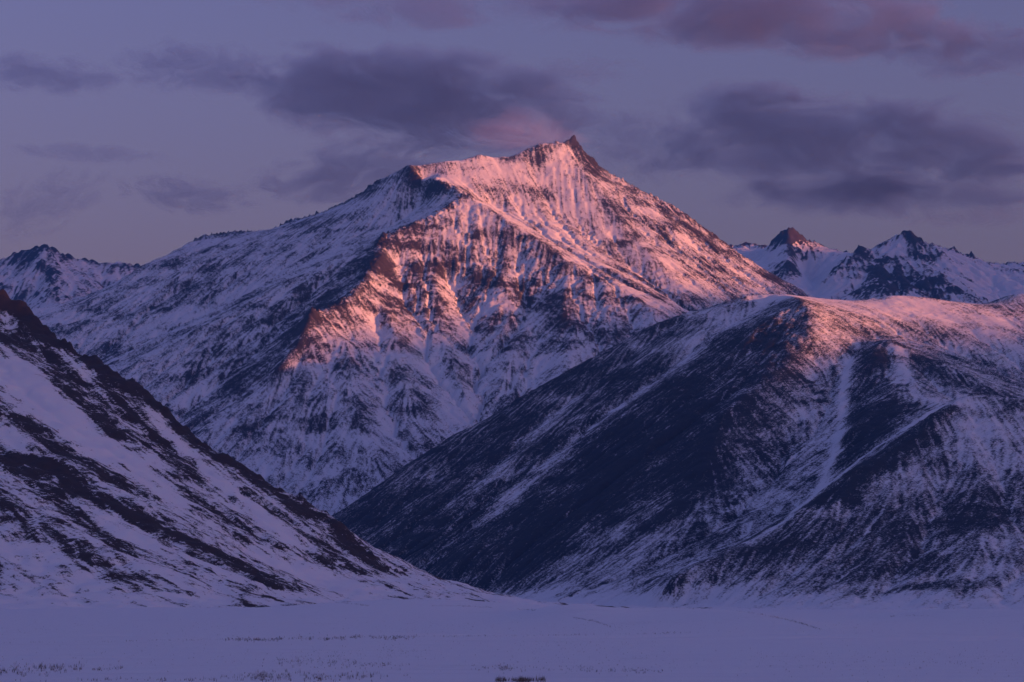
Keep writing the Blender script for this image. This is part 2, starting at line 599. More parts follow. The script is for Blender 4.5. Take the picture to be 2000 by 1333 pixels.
def patches(t, lst, k=1.0):
    o = np.zeros(t.h.shape, np.float32)
    for pts, r, amt in lst:
        o += k * amt * spot(t, pts, r)
    return o


rv = rock_value(M, -0.10, 0.30, 0.65, 0.07, 0.09, 0.09, 0.10, streak_len=260)
rv += patches(M, [
    ([(850, 340), (960, 340), (1040, 350)], 220, -0.22), ([(930, 420), (1050, 440), (1150, 500)], 110, -0.16), ([(1020, 470), (1130, 540), (1220, 590)], 60, 0.12),
    ([(1150, 320), (1200, 360), (1330, 430), (1480, 530), (1560, 580)], 60, 0.24), ([(1060, 290), (1100, 285)], 90, -0.14), ([(1180, 400), (1250, 470)], 110, 0.10),
    ([(800, 440), (850, 470), (890, 520)], 80, 0.17), ([(760, 480), (780, 560), (840, 640), (880, 660)], 110, 0.16), ([(990, 540), (1050, 590), (1130, 620), (1200, 650)], 130, 0.25),
    ([(870, 540), (905, 600)], 60, 0.15), ([(780, 480), (690, 590), (610, 625)], 60, 0.12), ([(1000, 650), (1050, 700)], 100, 0.10),
    ([(880, 560), (900, 612), (920, 650), (940, 715), (930, 810)], 34, -0.26), ([(1010, 590), (960, 680), (940, 720)], 22, -0.2), ([(815, 665), (850, 728), (915, 800)], 28, -0.28), ([(1060, 700), (1100, 740)], 40, -0.2), ([(955, 720), (950, 780)], 60, -0.15),
    ([(757, 730), (745, 812), (790, 890)], 22, -0.25), ([(660, 780), (690, 880)], 20, -0.2), ([(560, 760), (580, 900), (640, 980)], 25, -0.12),
    ([(700, 760), (660, 850), (740, 900)], 200, 0.10), ([(600, 850), (520, 850)], 150, 0.06),
    ([(712, 512), (655, 572), (580, 640), (505, 715), (410, 800), (350, 855)], 80, 0.46), ([(735, 540), (680, 600), (625, 625)], 30, -0.12), ([(600, 560), (480, 650), (350, 720)], 90, 0.22),
    ([(640, 500), (520, 540), (420, 590), (300, 650)], 120, -0.22), ([(760, 400), (700, 440)], 130, -0.06), ([(400, 540), (360, 590), (290, 620)], 90, 0.20),
    ([(560, 440), (640, 440), (700, 410)], 60, 0.18), ([(330, 510), (400, 490), (500, 475)], 70, 0.14), ([(800, 330), (860, 360), (905, 382)], 30, 0.10), ([(200, 690), (150, 660)], 120, 0.05),
], 0.7)
dip = M.h + 0.32 * M.X - 0.10 * M.Y + 16 * spectral(M.h.shape, M.cell, 320, 2.2, M.rng)
band = np.sin(dip * (2 * math.pi / 46)) + 0.7 * np.sin(dip * (2 * math.pi / 19) + 1.0)
zone = np.maximum.reduce([spot(M, [(790, 470), (800, 560), (840, 630)], 260), spot(M, [(1000, 560), (1120, 620)], 220), 0.6 * spot(M, [(640, 640), (700, 700)], 200), 0.5 * spot(M, [(1180, 420), (1300, 500)], 200)])
rv += 0.09 * band * zone
mat_m = snow_rock('mountain_snow', SNOW, ROCK_A, ROCK_B, (0.3, -1), (1.0, 1.7), 0.12, 3.5, 0.6)
M.mesh('mountain', mat_m, 'tall snow-covered mountain with rocky ribs and sunlit pink upper faces', {'rock': rv}, visible_mask(M))

# ------------------------------------------------------------------ right hill
R = Terrain(-700, 2100, 2600, 6500, 5.0, 11)
R.line([(480, 1130, 4480), (560, 1070, 4560), (660, 1000, 4680), (720, 960, 4740), (800, 900, 4840), (880, 852, 4940), (940, 820, 5000), (1020, 770, 5080), (1100, 725, 5180), (1180, 681, 5270),
        (1260, 640, 5350), (1350, 605, 5430), (1440, 578, 5500), (1480, 573, 5540), (1530, 573, 5560), (1600, 579, 5600), (1660, 588, 5650), (1690, 581, 5680),
        (1740, 573, 5700), (1790, 574, 5720), (1840, 586, 5740), (1900, 595, 5760), (1935, 587, 5780), (1965, 569, 5800), (2000, 571, 5800), (2100, 580, 5800), (2300, 620, 5750)], 7)
R.line([(1530, 573, 5560), (1559, 583, 5250), (1591, 610, 5080), (1584, 638, 4980), (1563, 673, 4860), (1528, 715, 4720), (1475, 757, 4570), (1415, 803, 4420), (1398, 838, 4320), (1390, 880, 4210),
        (1356, 950, 4040), (1317, 990, 3940), (1240, 1065, 3770), (1150, 1140, 3620), (1080, 1175, 3520)], 10)
R.line([(1559, 583, 5250), (1415, 677, 4960), (1352, 722, 4850), (1300, 760, 4760), (1200, 840, 4580), (1110, 920, 4420), (1000, 1010, 4240), (900, 1090, 4080)], 6)
R.line([(1500, 600, 5380), (1400, 650, 5150), (1330, 700, 5020), (1200, 795, 4780), (1100, 880, 4600), (980, 985, 4400), (860, 1070, 4240)], 6)
# foot of the left slope
R.line([(540, 1170, 4250), (700, 1172, 4150), (850, 1172, 4020), (960, 1176, 3850), (1100, 1182, 3480), (1200, 1184, 3330), (1350, 1186, 3180), (1500, 1188, 3020), (1700, 1190, 2900), (2000, 1192, 2800), (2400, 1194, 2760)])
# gully right of the main crest
R.line([(1700, 640, 5150), (1665, 690, 4900), (1645, 750, 4660), (1645, 820, 4400), (1640, 862, 4250), (1615, 900, 4110), (1600, 955, 3930), (1545, 1010, 3760), (1458, 1060, 3600), (1370, 1096, 3480), (1250, 1150, 3360)], 4)
R.line([(1600, 700, 4840), (1570, 800, 4500), (1530, 900, 4200), (1470, 990, 3900)], 8)
# small triangular top and its crests
R.line([(1741, 660, 4950), (1752, 700, 4780), (1752, 729, 4660), (1770, 748, 4560), (1738, 773, 4450), (1685, 815, 4280), (1650, 845, 4190)], 5)
R.line([(1741, 660, 4950), (1700, 690, 4840), (1672, 735, 4670)], 4)
R.line([(1741, 660, 4950), (1775, 680, 4880), (1860, 716, 4720), (2000, 780, 4450), (2100, 830, 4250)], 6)
R.line([(1741, 652, 5200), (1800, 666, 5160), (1900, 700, 5030), (2000, 750, 4860), (2150, 805, 4600)], 6)
R.line([(1800, 610, 5500), (1900, 640, 5300), (2000, 680, 5150)], 6)
# nearest spur
R.line([(2250, 800, 3950), (2080, 785, 3920), (2000, 780, 3900), (1950, 775, 3900), (1900, 770, 3900), (1874, 775, 3880), (1825, 804, 3800), (1755, 858, 3700), (1650, 930, 3560), (1580, 986, 3470),
        (1475, 1053, 3380), (1405, 1082, 3320), (1300, 1125, 3240)], 6)
R.line([(2000, 795, 4260), (1900, 786, 4280), (1840, 798, 4220), (1755, 850, 4030), (1690, 895, 3920), (1640, 930, 3820)], 5)
R.wline([(-700, 5000, -20), (-400, 5250, -10), (-150, 5450, 60), (100, 5750, 180), (350, 6050, 300), (600, 6300, 400)])
R.wline([(-690, 2700, -10), (-690, 4200, -10)])
R.solve(12.0, front=-10, back=0)
R.h = blur(R.h, 0.8)
R.gully(12.0, 200, 900, 2.5, 0.3)
R.erode(10.0, 0.014, 4, 1.0, 0.06)
R.rough(200, 0.5)
R.finish()
R.gully(5.0, 32, 300, 0.6, 0.5)
R.rough(40, 0.35, 1.6)
calm = np.zeros(R.h.shape, np.float32)                      # drifted snow on the rounded top
for p in [(1620, 590, 5500), (1720, 600, 5500), (1830, 605, 5600), (1950, 610, 5600), (2000, 650, 5350), (1850, 640, 5350)]:
    x, y, _ = at(*p)
    calm = np.maximum(calm, np.exp(-((R.X - x) ** 2 + (R.Y - y) ** 2) / 230.0 ** 2))
R.h = R.h + 0.7 * calm * (blur(R.h, 5) - R.h)
R.finish()
rv = rock_value(R, 0.03, 0.2, 0.5, 0.03, 0.04, 0.10, 0.07, streak_wl=18)
rv += patches(R, [
    ([(700, 1000), (900, 900), (1150, 750)], 260, 0.22), ([(850, 1080), (1050, 980), (1250, 830), (1450, 680)], 200, 0.26), ([(1000, 1100), (1150, 1020), (1350, 850)], 220, 0.26),
    ([(1360, 690), (1230, 780), (1090, 890), (960, 1010)], 34, -0.42), ([(1120, 780), (1040, 850), (930, 960)], 30, -0.28), ([(1480, 600), (1400, 640), (1330, 690)], 60, -0.20),
    ([(1380, 640), (1250, 700)], 60, -0.10), ([(900, 1060), (800, 1100)], 60, -0.2), ([(900, 1150), (1100, 1170), (1300, 1150)], 80, -0.15),
    ([(1560, 590), (1480, 660), (1380, 760)], 50, 0.06), ([(1610, 615), (1590, 680)], 70, -0.16),
    ([(1480, 580), (1530, 580)], 60, -0.35), ([(1620, 590), (1700, 600), (1800, 600)], 160, -0.24), ([(1740, 590), (1800, 590)], 60, -0.16), ([(1850, 620), (1950, 640), (2000, 680)], 200, -0.2), ([(1650, 640), (1800, 720), (1900, 760)], 90, 0.02),
    ([(1560, 720), (1480, 830), (1440, 950)], 220, -0.03), ([(1660, 700), (1645, 770), (1643, 850), (1605, 950), (1540, 1012), (1460, 1060)], 12, -0.5), ([(1845, 792), (1755, 846), (1700, 882), (1645, 925), (1578, 980)], 10, -0.5), ([(1600, 760), (1560, 900)], 60, -0.10),
    ([(1705, 692), (1695, 760), (1670, 810)], 48, 0.32), ([(1755, 680), (1765, 720), (1760, 745)], 22, -0.55), ([(1785, 700), (1850, 735), (1930, 770)], 40, 0.24), ([(1770, 760), (1830, 785), (1870, 785)], 30, -0.35),
    ([(1760, 790), (1700, 850), (1650, 905)], 60, 0.35), ([(1400, 840), (1370, 930), (1330, 980)], 50, 0.20),
    ([(1850, 800), (1750, 880), (1640, 960)], 38, 0.40), ([(1880, 1000), (1750, 1050), (1650, 1060), (1550, 1060)], 150, 0.24), ([(1900, 830), (1960, 880), (2000, 900)], 90, -0.25), ([(1900, 900), (1800, 950)], 50, -0.10), ([(1950, 1060), (1900, 1090)], 60, -0.2),
    ([(2000, 1130), (1800, 1150), (1600, 1165)], 40, 0.10), ([(1950, 1110), (1850, 1130), (1700, 1140)], 25, -0.2), ([(1300, 1110), (1200, 1140)], 100, -0.08),
], 0.85)
rv -= 0.35 * (1 - sstep(2, 45, R.h + 10 * R.wn))
rv -= 0.3 * (1 - sstep(0.03, 0.12, blur(R.slope, 6))) * (R.h < 60)
mat_r = snow_rock('hill_snow', SNOW, (0.020, 0.028, 0.040), (0.050, 0.054, 0.062), (-0.45, -0.8), (0.9, 1.5), 0.22, 4.0, 0.6)
R.mesh('hill', mat_r, 'dark snow-streaked hill with a rounded sunlit top in front of the mountain', {'rock': rv}, visible_mask(R))

# ------------------------------------------------------------------ left hillside
H = Terrain(-1500, 420, 1550, 3500, 3.6, 5)
H.line([(-700, 380, 3300), (-300, 470, 3150), (-100, 540, 3050), (0, 563, 3000), (18, 562, 2990), (40, 590, 2970), (70, 606, 2950), (100, 648, 2920), (130, 672, 2900), (160, 700, 2870), (182, 700, 2860), (205, 706, 2850),
        (230, 730, 2830), (280, 752, 2800), (320, 790, 2770), (350, 830, 2740), (380, 856, 2720), (420, 885, 2690), (470, 906, 2660), (500, 930, 2640), (540, 956, 2620),
        (590, 976, 2600), (640, 1002, 2580), (680, 1050, 2530), (720, 1086, 2500), (760, 1112, 2470), (800, 1131, 2440), (850, 1150, 2400), (950, 1174, 2340), (1050, 1189, 2280)], 4)
H.line([(-500, 700, 2600), (-150, 740, 2560), (0, 800, 2500), (120, 880, 2400), (250, 965, 2300), (370, 1030, 2220), (480, 1102, 2130), (550, 1145, 2080), (592, 1170, 2050)], 8)
H.line([(-200, 640, 2800), (0, 690, 2760), (150, 790, 2640), (300, 900, 2520), (420, 1000, 2400), (520, 1085, 2300), (600, 1145, 2240), (680, 1165, 2200)], 5)
H.line([(-300, 900, 2250), (-100, 930, 2200), (0, 960, 2150), (120, 1030, 2060), (250, 1090, 1980), (350, 1140, 1920), (430, 1180, 1870)], 6)
H.line([(-600, 1165, 1750), (-100, 1175, 1730), (0, 1180, 1720), (170, 1190, 1720), (300, 1190, 1760), (430, 1189, 1820), (560, 1183, 1920), (600, 1178, 2000), (700, 1176, 2120), (830, 1180, 2180), (1000, 1192, 2150)])
H.line([(430, 940, 2550), (560, 1040, 2420), (660, 1110, 2350), (760, 1155, 2290), (860, 1176, 2260)], 4)
H.wline([(330, 1560, -8), (350, 2600, -8), (330, 3480, -8)])
H.wline([(-1500, 3480, -8), (300, 3300, -8)])
H.wline([(-1100, 3300, 120), (-500, 3000, 90), (-100, 2750, 20), (120, 2500, -6)])
H.solve(9.0, front=-6, back=-8)
H.h = blur(H.h, 1.2)
H.gully(9.0, 120, 700, 2.0, 0.4)
H.erode(7.0, 0.012, 4, 1.2, 0.08)
H.rough(80, 0.5)
H.finish()
H.jag([(-100, 540, 3050), (0, 563, 3000), (40, 590, 2970), (100, 648, 2920), (160, 700, 2870), (230, 730, 2830), (320, 790, 2770), (380, 856, 2720), (470, 906, 2660), (540, 956, 2620), (640, 1002, 2580), (720, 1086, 2500), (760, 1112, 2470)], 20, 3.2, 45)
crest = [(0, 563, 3000), (40, 590, 2970), (100, 648, 2920), (160, 700, 2870), (230, 730, 2830), (320, 790, 2770), (380, 856, 2720), (470, 906, 2660), (540, 956, 2620), (640, 1002, 2580), (700, 1068, 2515)]
for _ in range(46):
    u = H.rng.uniform(0, len(crest) - 1.001)
    p = np.array(crest[int(u)]) * (1 - u % 1) + np.array(crest[int(u) + 1]) * (u % 1)
    H.spire(p[0], p[1], p[2] - H.rng.uniform(-6, 22), H.rng.uniform(4.5, 11), H.rng.uniform(1.5, 6.0))
H.spire(15, 565, 2985, 9, 10)
H.spire(190, 705, 2855, 12, 9)
H.gully(3.6, 20, 200, 0.5, 0.5)
H.rough(25, 0.25, 1.5)
H.finish()
rv = rock_value(H, -0.06, 0.4, 0.5, 0.05, 0.03, 0.19, 0.06, 90, 13, 360)
rv += patches(H, [
    ([(5, 575), (60, 610), (110, 670)], 26, 0.40), ([(160, 705), (200, 720), (260, 760), (320, 800), (350, 840), (400, 880), (480, 920), (560, 975), (640, 1015), (690, 1070), (740, 1110)], 17, 0.32),
    ([(0, 655), (87, 692), (140, 772), (190, 810), (250, 890)], 26, 0.34), ([(196, 745), (245, 795), (297, 855), (380, 930)], 16, 0.26),
    ([(0, 800), (52, 825), (105, 870), (175, 908), (240, 950)], 22, 0.36), ([(53, 897), (142, 933), (195, 977), (266, 1003), (355, 1052), (461, 1090), (530, 1135)], 20, 0.36),
    ([(0, 900), (71, 943), (124, 991), (213, 1051), (250, 1080)], 18, 0.32), ([(0, 968), (71, 1030), (160, 1087), (284, 1144)], 18, 0.24), ([(0, 870), (60, 920)], 20, 0.2),
    ([(330, 930), (420, 1000), (500, 1050)], 14, 0.2), ([(480, 960), (560, 1020), (620, 1060), (700, 1120)], 14, 0.24),
    ([(20, 720), (90, 780), (170, 860), (215, 890)], 40, -0.5), ([(230, 870), (290, 930), (330, 970)], 22, -0.35), ([(0, 840), (30, 870)], 25, -0.25), ([(300, 810), (360, 880)], 14, -0.3),
    ([(200, 1010), (280, 1060)], 24, -0.25), ([(420, 930), (500, 990), (570, 1060)], 18, -0.35), ([(560, 1110), (640, 1140), (700, 1150)], 40, -0.4), ([(40, 1080), (100, 1130)], 40, -0.1), ([(120, 690), (180, 745)], 12, -0.25),
], 1.0)
rv -= 0.25 * (1 - sstep(1, 16, H.h + 5 * H.wn))
rv -= 0.4 * (1 - sstep(0.03, 0.16, blur(H.slope, 6)))
mat_h = snow_rock('hillside_snow', SNOW, (0.030, 0.024, 0.024), (0.07, 0.05, 0.042), (0.62, -0.78), (1.0, 0.9), 0.09, 6.0, 0.3)
H.mesh('hillside', mat_h, 'near hillside striped with dark rock and snow descending to the plain', {'rock': rv}, visible_mask(H))


# ------------------------------------------------------------------ far ranges
def far_range(name, label, ext, seed, lines, cell=12.0, spires=()):
    t = Terrain(*ext, cell, seed)
    for l in lines:
        t.line(l, 15)
    t.solve(24.0, front=300, back=1200)
    t.gully(24.0, 300, 900, 8, 0.6)
    t.erode(20.0, 0.05, 5, 4.0, 0.06)
    t.rough(260, 2)
    t.finish()
    for l in lines[:2] + lines[5:6]:
        t.jag(l, 90, 9, 120)
    for sp in spires:
        t.spire(*sp)
    t.gully(12.0, 80, 500, 4, 0.6)
    t.rough(60, 1.5, 1.4)
    t.finish()
    return t


A = far_range('far_range', '', (-4200, -1200, 8800, 12400), 3, [
    [(-500, 560, 11200), (-250, 530, 11200), (-100, 520, 11200), (0, 511, 11200), (30, 493, 11200), (60, 488, 11200), (85, 481, 11200), (110, 492, 11200), (130, 503, 11250), (165, 511, 11300), (200, 516, 11300), (235, 513, 11300), (270, 521, 11300), (330, 540, 11300), (480, 580, 11300)],
    [(85, 481, 11200), (100, 560, 10700), (120, 640, 10200), (130, 720, 9700)],
    [(20, 530, 11000), (30, 620, 10400), (40, 720, 9700)],
    [(235, 513, 11300), (215, 590, 10700), (200, 660, 10200)],
    [(165, 530, 11100), (170, 600, 10500), (160, 700, 9800)],
    [(-500, 760, 9400), (0, 760, 9400), (500, 760, 9400)],
])
rv = rock_value(A, -0.12, 0.35, 0.7, 0.10, 0.10, 0.08, 0.06)
mat_a = snow_rock('far_range_snow', SNOW, ROCK_A, ROCK_B, (0, -1), (0.5, 0.5), 0.12, 3.0, 2.5)
A.mesh('far_range', mat_a, 'distant snowy mountain range behind the left shoulder of the main mountain', {'rock': rv}, visible_mask(A))

B = far_range('far_peaks', '', (900, 4600, 8900, 13400), 9, spires=[(1511, 466, 11900, 20, 12), (1526, 452, 11900, 16, 16), (1546, 450, 11900, 16, 18), (1560, 464, 11930, 18, 10), (1590, 480, 11980, 25, 18), (1681, 485, 11400, 25, 30), (1772, 454, 11500, 26, 24), (1750, 463, 11500, 22, 16), (1830, 484, 11450, 24, 16)], lines=[
    [(1300, 500, 12900), (1420, 480, 12900), (1460, 473, 12900), (1500, 480, 12800), (1560, 492, 12700), (1660, 497, 12500), (1700, 510, 12400)],
    [(1480, 505, 11900), (1500, 480, 11900), (1510, 466, 11900), (1525, 449, 11900), (1535, 453, 11900), (1546, 447, 11900), (1570, 470, 11950), (1600, 482, 12000), (1625, 490, 12050), (1650, 505, 12150)],
    [(1535, 453, 11900), (1545, 490, 11600), (1540, 530, 11200)],
    [(1480, 505, 11900), (1490, 520, 11500), (1500, 560, 11000)],
    [(1570, 540, 11700), (1590, 560, 11200), (1600, 600, 10500)],
    [(1606, 550, 11000), (1640, 516, 11200), (1660, 501, 11300), (1681, 484, 11400), (1700, 491, 11450), (1720, 476, 11500), (1750, 463, 11500), (1772, 453, 11500), (1790, 461, 11500), (1800, 475, 11450), (1830, 483, 11450), (1870, 491, 11500),
     (1900, 505, 11600), (1940, 520, 11700), (1960, 518, 11800), (1985, 512, 11900), (2000, 516, 11900), (2100, 500, 11900), (2300, 540, 11900)],
    [(1830, 483, 11450), (1850, 530, 11000), (1880, 580, 10500), (1890, 620, 10100)],
    [(1700, 491, 11450), (1720, 540, 10900), (1740, 590, 10300)],
    [(1640, 570, 10800), (1660, 610, 10200)],
    [(1930, 560, 11100), (1960, 600, 10500), (2000, 640, 10000)],
    [(1300, 640, 9900), (1600, 650, 9700), (2000, 680, 9600), (2400, 680, 9600)],
])
rv = rock_value(B, -0.08, 0.35, 0.75, 0.12, 0.09, 0.10, 0.06)
rv += patches(B, [
    ([(1500, 500), (1530, 470), (1560, 480), (1600, 500)], 110, 0.0), ([(1520, 530), (1560, 530)], 90, 0.2), ([(1640, 540), (1660, 520), (1700, 530)], 150, 0.30), ([(1700, 560), (1780, 550), (1850, 560)], 190, 0.30), ([(1680, 490), (1720, 510), (1830, 500), (1880, 510)], 50, 0.2),
    ([(1590, 540), (1620, 560)], 160, -0.5), ([(1760, 470), (1740, 490)], 60, -0.22), ([(1920, 540), (1980, 570), (1900, 560)], 190, -0.45), ([(1450, 490), (1470, 510)], 120, -0.4), ([(1630, 510), (1650, 505)], 60, -0.4),
])
B.mesh('far_peaks', mat_a, 'two distant rocky peaks with snowfields between them above the dark hill', {'rock': rv}, visible_mask(B))

# ------------------------------------------------------------------ plain
MOUNDS = [  # picture x, distance, half width (picture px), half depth (m), height (m): low snow-covered rises
    (840, 1150, 330, 380, 9.0), (1110, 780, 110, 150, 4.2), (1330, 760, 170, 220, 4.6), (1480, 640, 90, 110, 1.6), (1900, 900, 160, 260, 3.6), (300, 1300, 500, 380, 4.0), (2300, 800, 250, 300, 3.0)]


def plain_height(X, Y):
    z = 0.6 * np.sin(X / 71 + 1.3 * np.sin(Y / 130)) * np.sin(Y / 93 + 0.5) + 0.25 * np.sin(X / 29 + Y / 61) * np.sin(Y / 37 - X / 83)
    z = z * np.clip((Y - 60) / 400, 0.15, 1.2)
    edge = 442 + 14 * np.sin(X / 55) + 9 * np.sin(X / 23 + 2) - X * 0.09
    z = z + 0.9 * sstep(0, 1, (Y - edge) / 22)
    for px, d, hw, hd, up in MOUNDS:
        cx = (px - 1000) / LENS_PX * d
        q = ((X - cx) / (hw / LENS_PX * d)) ** 2 + ((Y - d) / hd) ** 2
        z = z + up * np.exp(-q * 1.2)
    return z


def build_plain():
    ty = np.linspace(0, 1, 420)
    y = 90 * (20000 / 90) ** ty
    y = np.concatenate([np.linspace(-9000, 60, 30), y])
    u = np.linspace(-1, 1, 401)
    x = np.sinh(u * 5.2) / np.sinh(5.2) * 16000
    X, Y = np.meshgrid(x, y)
    fade = np.exp(-(np.maximum(np.hypot(X * 0.6, Y) - 2200, 0) / 600) ** 2)
    Z = plain_height(X, np.maximum(Y, 0)) * fade
    i = np.arange(X.size).reshape(X.shape)
    q = np.stack([i[:-1, :-1], i[:-1, 1:], i[1:, 1:], i[1:, :-1]], -1).reshape(-1, 4)
    me = bpy.data.meshes.new('plain')
    me.from_pydata(np.stack([X, Y, Z], -1).reshape(-1, 3).tolist(), [], q.tolist())
    me.polygons.foreach_set('use_smooth', np.ones(len(q), bool))
    at_ = me.attributes.new('rock', 'FLOAT', 'POINT')
    at_.data.foreach_set('value', (0.20 + 0.10 * np.sin(Y / 31 + X / 190 + 1.5 * np.sin(X / 77)) * np.sin(Y / 13 - X / 140) ).astype(np.float32).ravel())
    me.materials.append(snow_rock('plain_snow', SNOW, (0.05, 0.04, 0.035), (0.08, 0.06, 0.05), (1, 0.06), (0.85, 0.5), 0.16, 7.0, 0.2, 9.0))
    ob = bpy.data.objects.new('plain', me)
    SC.collection.objects.link(ob)
    ob['kind'] = 'structure'
    ob['label'] = 'flat snow-covered plain with low rises in front of the mountains'


build_plain()


# ------------------------------------------------------------------ dry grass on the plain
def ground_at(px, py):
    d = np.geomspace(150, 2500, 1500)
    p = np.array(at(px, py, 1000.0))
    sl = (p[2] - CAM_H) / 1000.0
    x = p[0] / 1000.0 * d
    z = CAM_H + sl * d
    b = plain_height(x, d) >= z
    k = int(np.argmax(b)) if b.any() else -1
    return (x[k], d[k]) if k > 0 else None


def build_grass():
    rng = np.random.default_rng(77)
    V, F = [], []

    def tuft(x, y, size, n):
        z = float(plain_height(np.array(x), np.array(y)))
        for _ in range(n):
            bx, by = x + rng.normal(0, 0.22 * size), y + rng.normal(0, 0.22 * size)
            h = size * rng.uniform(0.45, 1.1)
            lx, ly = rng.normal(0, 0.22, 2) * h
            a = rng.uniform(0, math.pi)
            w = rng.uniform(0.008, 0.016) * (1 + y / 500.0)
            ca, sa = math.cos(a) * w, math.sin(a) * w
            i = len(V)
            V.extend([(bx - ca, by - sa, z - 0.05), (bx + ca, by + sa, z - 0.05), (bx + lx * 0.4 + ca * 0.7, by + ly * 0.4 + sa * 0.7, z + h * 0.6),
                      (bx + lx * 0.4 - ca * 0.7, by + ly * 0.4 - sa * 0.7, z + h * 0.6), (bx + lx, by + ly, z + h)])
            F.extend([(i, i + 1, i + 2, i + 3), (i + 3, i + 2, i + 4)])

    def run(pts, count, jy, size, n, clump=0.6):
        p = np.array(pts, float)
        t = rng.uniform(0, len(p) - 1, count)
        if clump:
            c = rng.uniform(0, len(p) - 1, max(3, count // 14))
            pick = rng.random(count) < clump
            t[pick] = np.clip(c[rng.integers(0, len(c), pick.sum())] + rng.normal(0, 0.05, pick.sum()), 0, len(p) - 1.001)
        for u in t:
            k = min(int(u), len(p) - 2)
            q = p[k] + (p[k + 1] - p[k]) * (u - k)
            g = ground_at(q[0], q[1] + rng.normal(0, jy))
            if g:
                tuft(g[0], g[1], size * rng.uniform(0.3, 0.85), max(2, n - 3))
    run([(-150, 1258), (200, 1254), (350, 1251), (550, 1248)], 160, 0.9, 0.35, 5)
    run([(440, 1250), (520, 1251), (580, 1247), (640, 1249), (700, 1245), (760, 1247), (820, 1245)], 380, 1.8, 0.7, 7, 0.6)
    run([(780, 1245), (1000, 1243), (1200, 1240), (1350, 1236)], 200, 0.8, 0.5, 5)
    run([(-60, 1304), (60, 1308), (160, 1305)], 170, 4.5, 0.7, 7)
    run([(-60, 1311), (40, 1315), (120, 1311)], 90, 4.0, 0.6, 7)
    run([(180, 1310), (240, 1306)], 40, 1.5, 0.5, 6)
    run([(490, 1295), (620, 1293), (720, 1299), (800, 1302)], 190, 5, 0.55, 6)
    run([(430, 1325), (520, 1322), (640, 1325), (800, 1320)], 210, 4.5, 0.65, 7)
    run([(920, 1305), (1050, 1308), (1300, 1312)], 170, 3, 0.45, 6)
    run([(968, 1331), (1010, 1331), (1062, 1331)], 110, 1.5, 0.8, 9, 0.3)
    run([(0, 1331), (250, 1329), (420, 1330)], 70, 1.5, 0.5, 6)
    run([(600, 1285), (900, 1262), (1300, 1262)], 220, 8, 0.35, 4)
    run([(0, 1280), (800, 1285), (1600, 1290), (2100, 1285)], 900, 17, 0.28, 4, 0.5)
    run([(0, 1230), (600, 1222), (1200, 1225), (2000, 1222)], 500, 9, 0.4, 4, 0.6)
    # sedge along the snow-free brows of the low rises
    run([(622, 1172), (670, 1178), (720, 1184)], 150, 0.7, 0.9, 5, 0.2)
    run([(840, 1184), (900, 1184), (960, 1187)], 90, 0.6, 0.7, 5, 0.3)
    run([(1010, 1190), (1045, 1193)], 50, 0.5, 0.7, 5, 0.2)
    run([(1120, 1207), (1160, 1214), (1192, 1225)], 120, 0.7, 0.6, 5, 0.2)
    run([(1300, 1187), (1420, 1190), (1500, 1203), (1560, 1217), (1602, 1230)], 260, 0.8, 0.6, 5, 0.3)
    run([(1740, 1205), (1790, 1203), (1830, 1206)], 60, 0.6, 0.7, 5)
    me = bpy.data.meshes.new('grass')
    me.from_pydata(V, [], F)
    m = bpy.data.materials.new('dry_grass')
    m.use_nodes = True
    b = m.node_tree.nodes['Principled BSDF']
    b.inputs['Base Color'].default_value = (0.10, 0.08, 0.065, 1)
    b.inputs['Roughness'].default_value = 0.9
    me.materials.append(m)
    ob = bpy.data.objects.new('grass', me)
    SC.collection.objects.link(ob)
    ob['kind'] = 'stuff'
    ob['label'] = 'dry dark grass tufts poking through the snow of the plain'
    ob['category'] = 'grass'


build_grass()


# ------------------------------------------------------------------ haze
def build_haze():
    x0, x1, y0, y1, z0, z1 = -17000, 19000, -10000, 20500, -33, 3300
    v = [(x, y, z) for z in (z0, z1) for y in (y0, y1) for x in (x0, x1)]
    f = [(0, 2, 3, 1), (4, 5, 7, 6), (0, 1, 5, 4), (2, 6, 7, 3), (0, 4, 6, 2), (1, 3, 7, 5)]
    me = bpy.data.meshes.new('haze')
    me.from_pydata(v, [], f)
    m = bpy.data.materials.new('haze')
    m.use_nodes = True
    nt = m.node_tree
    nt.nodes.remove(nt.nodes['Principled BSDF'])
    pv = nt.nodes.new('ShaderNodeVolumePrincipled')
    pv.inputs['Color'].default_value = (0.10, 0.45, 1.0, 1)
    pv.inputs['Density'].default_value = 2.5e-5
    pv.inputs['Anisotropy'].default_value = 0.75
    nt.links.new(pv.outputs[0], nt.nodes['Material Output'].inputs['Volume'])
    me.materials.append(m)
    ob = bpy.data.objects.new('haze', me)
    SC.collection.objects.link(ob)
    ob['kind'] = 'stuff'
    ob['label'] = 'thin blue evening haze in the valley air'
    ob['category'] = 'haze'


build_haze()


